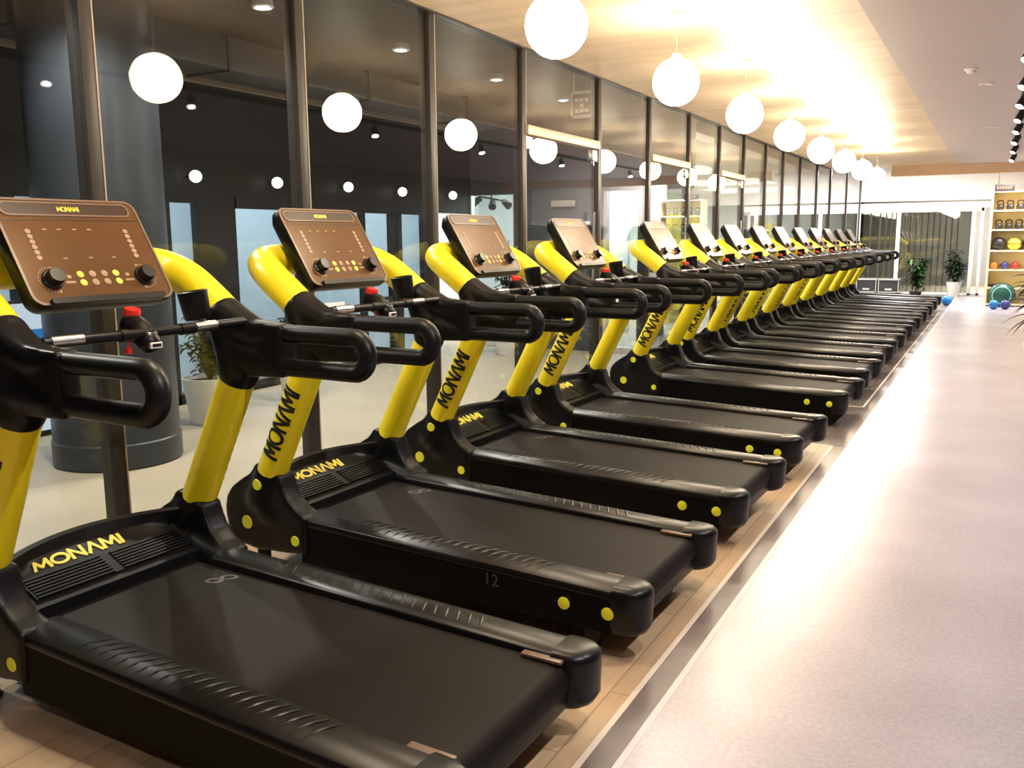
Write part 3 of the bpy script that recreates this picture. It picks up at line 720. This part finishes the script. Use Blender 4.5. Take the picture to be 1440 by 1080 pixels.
def make_kb():
    t = thing('kettlebell', '', 'kettlebell', (0, 0, 0))
    part('bell', lambda bm: lathe(bm, [(.045, .002), (.07, .012), (.085, .06), (.075, .11), (.05, .135), (.02, .145)], seg=18), 'iron', t)
    part('handle', lambda bm: tube(bm, smooth_path([(-.045, 0, .115), (-.065, 0, .16), (-.045, 0, .205), (0, 0, .215), (.045, 0, .205), (.065, 0, .16), (.045, 0, .115)], 4), .014, 8), 'iron', t)
    return t
kb0 = make_kb(); first = True
names_u = ['leftmost', 'second from left', 'third from left', 'fourth from left', 'fifth from left']
for row, z, lab in ((5, SZ[5], 'top'), (4, SZ[4], 'second')):
    for i in range(5):
        p = (sx0 + .19 + i * .205, 23.98, z); l = 'dark kettlebell, %s on the %s shelf of the yellow unit' % (names_u[i], lab)
        g = 'kettlebells on the %s shelf' % lab
        if first: kb0.location = p; kb0['label'] = l; kb0['group'] = g; first = False
        else: dup(kb0, p, l, g)
def ball(name, label, cat, loc, r, m, group=None):
    t = thing(name, label, cat, loc, group)
    part('ball_skin', lambda bm: sphere(bm, (0, 0, r), r, 28, 16), m, t)
    part('seam_band', lambda bm: tube(bm, [(math.cos(a) * r * .995, math.sin(a) * r * .995, r) for a in [2 * math.pi * k / 24 for k in range(25)]], r * .03, 6), 'ink' if m != 'ballblack' else 'dimprint', t)
for i, m in enumerate(('ballblack', 'ballyellow', 'ballblack')):
    ball('medicine_ball', ('large black medicine ball left on the middle shelf', 'large yellow medicine ball between two black ones', 'large black medicine ball at the right edge of the picture')[i], 'medicine ball', (sx0 + .22 + i * .315, 23.98, SZ[3]), .15, m, 'medicine balls on the middle shelf')
for i, (m, n) in enumerate((('orange', 'orange'), ('indigo', 'dark blue'), ('ballred', 'red'))):
    ball('toning_ball', 'small %s ball on the shelf below the medicine balls' % n, 'ball', (sx0 + .16 + i * .215, 23.96, SZ[2]), .088, m, 'small balls on the lower shelf')
t = thing('ankle_weight', 'small black strap lying on the low shelf above the green dome', 'weight', (sx0 + .21, 23.95, SZ[1]))
part('strap', lambda bm: tube(bm, [(-.14, 0, .03), (-.05, .02, .035), (.05, -.01, .04), (.14, .01, .03)], [.02, .03, .035, .02], 10), 'ink', t)
part('buckle', lambda bm: box(bm, -.03, .03, -.04, .03, .05, .075), 'iron', t)
t = thing('balance_dome', 'dark green balance trainer dome leaning on the foot of the shelf', 'balance trainer', (sx0 + .36, 23.62, 0))
def dome(bm):
    rings = []
    for k in range(9):
        a = R(90 * k / 8.2); rings.append([(.27 * math.cos(a) * math.cos(t_), -.02 - .16 * math.sin(a), .275 + .27 * math.cos(a) * math.sin(t_)) for t_ in [2 * math.pi * j / 28 for j in range(28)]])
    loft(bm, rings)
part('dome', dome, 'teal', t)
part('base_ring', lambda bm: tube(bm, [(.265 * math.cos(a), 0, .275 + .262 * math.sin(a)) for a in [2 * math.pi * k / 30 for k in range(31)]], .02, 8), 'ink', t)
part('pale_ring', lambda bm: tube(bm, [(.19 * math.cos(a), -.13, .275 + .19 * math.sin(a)) for a in [2 * math.pi * k / 30 for k in range(31)]], .012, 8), 'tealpale', t)
ball('exercise_ball', 'light blue ball on the floor left of the shelf foot', 'ball', (-.02, 22.75, 0), .105, 'blue', 'balls on the floor')
ball('exercise_ball', 'dark blue ball on the floor before the shelf', 'ball', (.21, 22.85, 0), .105, 'indigo', 'balls on the floor')
ball('exercise_ball', 'blue ball alone on the floor beside the last treadmill', 'ball', (-1.01, 23.6, 0), .12, 'blue', 'balls on the floor')

def leaf_blade(bm, base, dirv, length, width, droop, seg=6):
    p = Vector(base); d = Vector(dirv).normalized(); side = d.cross(Vector((0, 0, 1)))
    side = side.normalized() if side.length > .05 else Vector((1, 0, 0)); L = []; step = length / seg
    for k in range(seg + 1):
        t_ = k / seg; wd = width * math.sin(math.pi * (.12 + .88 * t_)) * .5 + .0008
        fold = Vector((0, 0, wd * .5))
        L.append((bm.verts.new(p - side * wd + fold), bm.verts.new(p), bm.verts.new(p + side * wd + fold)))
        d = (d + Vector((0, 0, -droop / seg))).normalized(); p = p + d * step
    for a, b in zip(L[:-1], L[1:]):
        bm.faces.new((a[0], a[1], b[1], b[0])); bm.faces.new((a[1], a[2], b[2], b[1]))
def pot(parent, r0, r1, h, m='pot'):
    p_ = part('pot', lambda bm: lathe(bm, [(r0, 0), (r0 + .005, .01), (r1, h - .02), (r1 + .008, h), (r1 - .012, h), (r1 - .02, h - .05), (.01, h - .05)], seg=28), m, parent)
    part('soil', lambda bm: lathe(bm, [(r1 - .022, h - .06), (r1 - .022, h - .04), (.01, h - .035)], seg=20), 'soil', parent)
    return p_
def bush(name, label, loc, h_pot, r_pot, height, spread, n, m, seed, leaf=(.12, .045), m2=None, low=.15, potm='pot'):
    rnd = random.Random(seed); t = thing(name, label, 'potted plant', loc)
    pot(t, r_pot * .75, r_pot, h_pot, potm)
    tips = []
    def stems(bm):
        for k in range(9):
            a = rnd.uniform(0, 6.28); rr = spread * rnd.uniform(.25, .95); z1 = h_pot + (height - h_pot) * rnd.uniform(.45, 1)
            P = smooth_path([(0, 0, h_pot - .05), (rr * .3 * math.cos(a), rr * .3 * math.sin(a), h_pot + (z1 - h_pot) * .5), (rr * math.cos(a), rr * math.sin(a), z1)], 4)
            tips.append(P); tube(bm, P, [.012 - .008 * i / len(P) for i in range(len(P))], 6)
    part('stems', stems, 'stem', t)
    def leaves(bm, cnt):
        for k in range(cnt):
            P = rnd.choice(tips); f = rnd.uniform(low, 1) ** .7; q = P[min(int(f * (len(P) - 1)), len(P) - 1)]
            a = rnd.uniform(0, 6.28); d = Vector((math.cos(a), math.sin(a), rnd.uniform(-.2, .9)))
            leaf_blade(bm, q + Vector((rnd.uniform(-1, 1), rnd.uniform(-1, 1), rnd.uniform(-1, 1))) * spread * .18, d, leaf[0] * rnd.uniform(.7, 1.3), leaf[1], rnd.uniform(.3, 1.2), 4)
    part('foliage', lambda bm: leaves(bm, n), m, t)
    if m2: part('young_leaves', lambda bm: leaves(bm, n // 7), m2, t)
    return t
bush('potted_shrub', 'bushy dark green plant with a bright green top behind the last treadmill', (-1.95, 27.0, 0), .12, .16, 1.20, .34, 420, 'leaf_dark', 4, (.18, .06), 'leaf_bright', potm='case')
bush('potted_tree', 'dark green plant in a white pot before the far glass', (-1.02, 27.2, 0), .40, .19, 1.30, .34, 360, 'leaf_dark', 7, (.20, .06))
t = thing('potted_palm', 'palm with long dark pointed leaves reaching in at the right edge', 'potted plant', (.55, 12.3, 0))
pot(t, .16, .21, .36)
part('trunk', lambda bm: tube(bm, [(0, 0, .30), (.01, 0, .7), (0, .01, 1.05)], [.035, .03, .022], 10), 'stem', t)
def palm(bm):
    rnd = random.Random(3)
    for k in range(64):
        a = 2 * math.pi * k / 64 * 5.1; z = .62 + .55 * (k / 64)
        leaf_blade(bm, (0, 0, z), (math.cos(a), math.sin(a), rnd.uniform(.1, .9)), rnd.uniform(.42, .56), .050, rnd.uniform(.7, 1.6), 8)
part('fronds', palm, 'leaf_dark', t)
# flight cases
def case(x0, x1, label):
    t = thing('flight_case', label, 'flight case', ((x0 + x1) / 2, 27.6, 0), 'flight cases by the far glass'); wd = (x1 - x0) / 2
    part('case_body', lambda bm: box(bm, -wd + .02, wd - .02, -.28, .28, .07, .42), 'case', t)
    def edges(bm):
        for sx in (-1, 1):
            for sy in (-1, 1): box(bm, sx * wd - .02 * (1 if sx > 0 else 0), sx * wd + .02 * (1 if sx < 0 else 0), sy * .285 - .02, sy * .285 + .02, .06, .43)
        for z in (.06, .41):
            for sy in (-1, 1): box(bm, -wd, wd, sy * .29 - .015, sy * .29 + .015, z, z + .028)
            for sx in (-1, 1): box(bm, sx * wd - .015, sx * wd + .015, -.29, .29, z, z + .028)
    part('edge_trim', edges, 'alu', t)
    part('latch', lambda bm: box(bm, -.09, .09, -.305, -.282, .13, .18), 'alu', t)
    for sx in (-1, 1):
        for sy in (-1, 1): part('caster', lambda bm: tube(bm, [(sx * (wd - .07) - .015, sy * .2, .032), (sx * (wd - .07) + .015, sy * .2, .032)], .031, 12), 'ink', t)
case(-3.54, -3.00, 'black flight case with silver edges, left of the pair')
case(-2.95, -2.41, 'black flight case with silver edges, right of the pair')
# signs
t = thing('exit_sign', 'small dark hanging sign on a rod before the yellow shelf', 'sign', (.02, 23.6, 2.71))
part('sign_box', lambda bm: box(bm, -.20, .20, -.02, .02, -.08, .08), 'exit_face', t, bev=.006)
part('rod', lambda bm: tube(bm, [(-.13, 0, .08), (-.13, 0, .80)], .008, 8), 'iron', t)
part('pale_print', lambda bm: [box(bm, -.16 + .052 * k, -.125 + .052 * k, -.023, -.019, -.035, .03) for k in range(6)], 'bezel', t)
t = thing('hanging_sign', 'white framed sign hung on two rods outside the first glass door', 'sign', (-4.22, 9.5, 3.12))
part('sign_panel', lambda bm: box(bm, -.12, .12, -.012, .012, -.12, .12), 'exit_face', t)
part('sign_frame', lambda bm: (box(bm, -.145, -.115, -.02, .02, -.145, .145), box(bm, .115, .145, -.02, .02, -.145, .145), box(bm, -.145, .145, -.02, .02, .115, .145), box(bm, -.145, .145, -.02, .02, -.145, -.115)), 'white', t)
part('rod', lambda bm: tube(bm, [(-.11, 0, .14), (-.11, 0, .33)], .006, 8), 'white', t)
part('rod', lambda bm: tube(bm, [(.11, 0, .14), (.11, 0, .33)], .006, 8), 'white', t)
rnd = random.Random(5)
part('sign_pattern', lambda bm: [box(bm, -.09 + .06 * i, -.045 + .06 * i, -.016, -.011, -.09 + .06 * j, -.05 + .06 * j) for i in range(3) for j in range(3) if (i + j) % 2 == 0 or i == 1], 'label', t)
t = thing('wall_plaque', 'pale strip plaque on the slate panel seen through the first glass door', 'sign', (-5.62, 11.97, 2.14))
part('plate', lambda bm: box(bm, -.19, .19, -.012, .02, -.045, .045), 'beam', t, bev=.004)
part('screw', lambda bm: (disc(bm, (-.17, -.012, 0), (0, -1, 0), .008, .004, 10), disc(bm, (.17, -.012, 0), (0, -1, 0), .008, .004, 10)), 'alu', t)
t = thing('wall_plaque', 'small white plate low on the slate panel by the glass door', 'sign', (-5.28, 11.97, 1.86))
part('plate', lambda bm: box(bm, -.085, .085, -.012, .02, -.022, .022), 'white', t, bev=.003)
# light box left of the column
t = thing('light_box', 'glowing white and blue light box behind the round column', 'light box', (XS + .12, 4.70, 0))
part('box_body', lambda bm: box(bm, -.10, .0, -.95, .26, .0, 1.16), 'fascia', t)
part('white_panel', lambda bm: box(bm, 0, .006, -.93, .24, .92, 1.14), 'signwhite', t)
part('blue_panel', lambda bm: box(bm, 0, .006, -.93, .24, .70, .92), 'signblue', t)
part('white_panel', lambda bm: box(bm, 0, .006, -.93, .24, .05, .70), 'signwhite', t)
# air duct under the corridor ceiling
t = thing('air_duct', 'dark air duct hung under the dark corridor ceiling', 'duct', (-6.3, 6.0, 3.26))
part('duct_body', lambda bm: box(bm, -.25, .25, -5, 5, -.14, .14), 'exit_face', t, bev=.01)
part('flange', lambda bm: [box(bm, -.27, .27, y - .015, y + .015, -.16, .16) for y in (-4, -2, 0, 2, 4)], 'iron', t)
part('hanger', lambda bm: [tube(bm, [(x, y, .1), (x, y, .19)], .006, 8) for y in (-3, -1, 1, 3) for x in (-.2, .2)], 'iron', t)
# corridor plants
bush('potted_shrub', 'dark leafy plant in a white pot behind the nearest cup holder', (-6.25, 5.75, 0), .42, .24, 1.02, .30, 420, 'leaf_dark', 11, (.10, .04))
bush('potted_shrub', 'dark low plant in a white pot behind the second treadmill', (-6.35, 7.05, 0), .42, .22, .95, .28, 340, 'leaf_dark', 12, (.10, .04))
bush('potted_tree', 'thin black leaved plant before the lit glass wall of the corridor', (-6.15, 11.2, 0), .40, .20, 1.75, .34, 190, 'leaf_black', 13, (.11, .045), low=.45)

t = thing('poster', 'white poster with a dark figure on the shop glass across the corridor', 'poster', (XS + .03, 8.62, .62))
part('paper', lambda bm: box(bm, -.006, .006, -.22, .22, -.26, .26), 'label', t)
part('dark_print', lambda bm: (sphere(bm, (.006, .02, .10), .055, 14, 8, .95), box(bm, .004, .009, -.06, .09, -.20, .04), box(bm, .004, .009, -.15, -.05, -.04, .01)), 'fascia', t)
t = thing('ceiling_spot_cluster', 'black cluster of spotlights under the ceiling of the lit shop behind the slim plant', 'spotlight', (-7.40, 13.0, 2.95))
part('rod', lambda bm: tube(bm, [(0, 0, 0), (0, 0, -.66)], .012, 8), 'iron', t)
part('cross_arm', lambda bm: tube(bm, [(-.22, 0, -.62), (.24, 0, -.70)], .014, 8), 'iron', t)
for q, d in (((-.20, 0, -.64), (-.5, -.3, -.4)), ((.02, 0, -.70), (.3, -.6, -.5)), ((.22, 0, -.70), (.6, -.2, -.4))):
    part('spot_head', lambda bm: tube(bm, [Vector(q), Vector(q) + Vector(d).normalized() * .16], [.045, .065], 14), 'iron', t)

# small glowing spheres added in place of globe reflections across the corridor
refl_lab = ['small round wall lamp on the dark fascia, nearest the grey column', 'small round wall lamp on the dark fascia just left of the second console',
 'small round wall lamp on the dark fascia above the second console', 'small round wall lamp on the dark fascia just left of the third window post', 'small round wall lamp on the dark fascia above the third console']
REFLECTIONS = [(6.495, 2.274), (7.649, 2.270), (8.891, 2.280), (10.03, 2.270), (11.298, 2.272)]
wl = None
for (y, z), l in zip(REFLECTIONS, refl_lab):
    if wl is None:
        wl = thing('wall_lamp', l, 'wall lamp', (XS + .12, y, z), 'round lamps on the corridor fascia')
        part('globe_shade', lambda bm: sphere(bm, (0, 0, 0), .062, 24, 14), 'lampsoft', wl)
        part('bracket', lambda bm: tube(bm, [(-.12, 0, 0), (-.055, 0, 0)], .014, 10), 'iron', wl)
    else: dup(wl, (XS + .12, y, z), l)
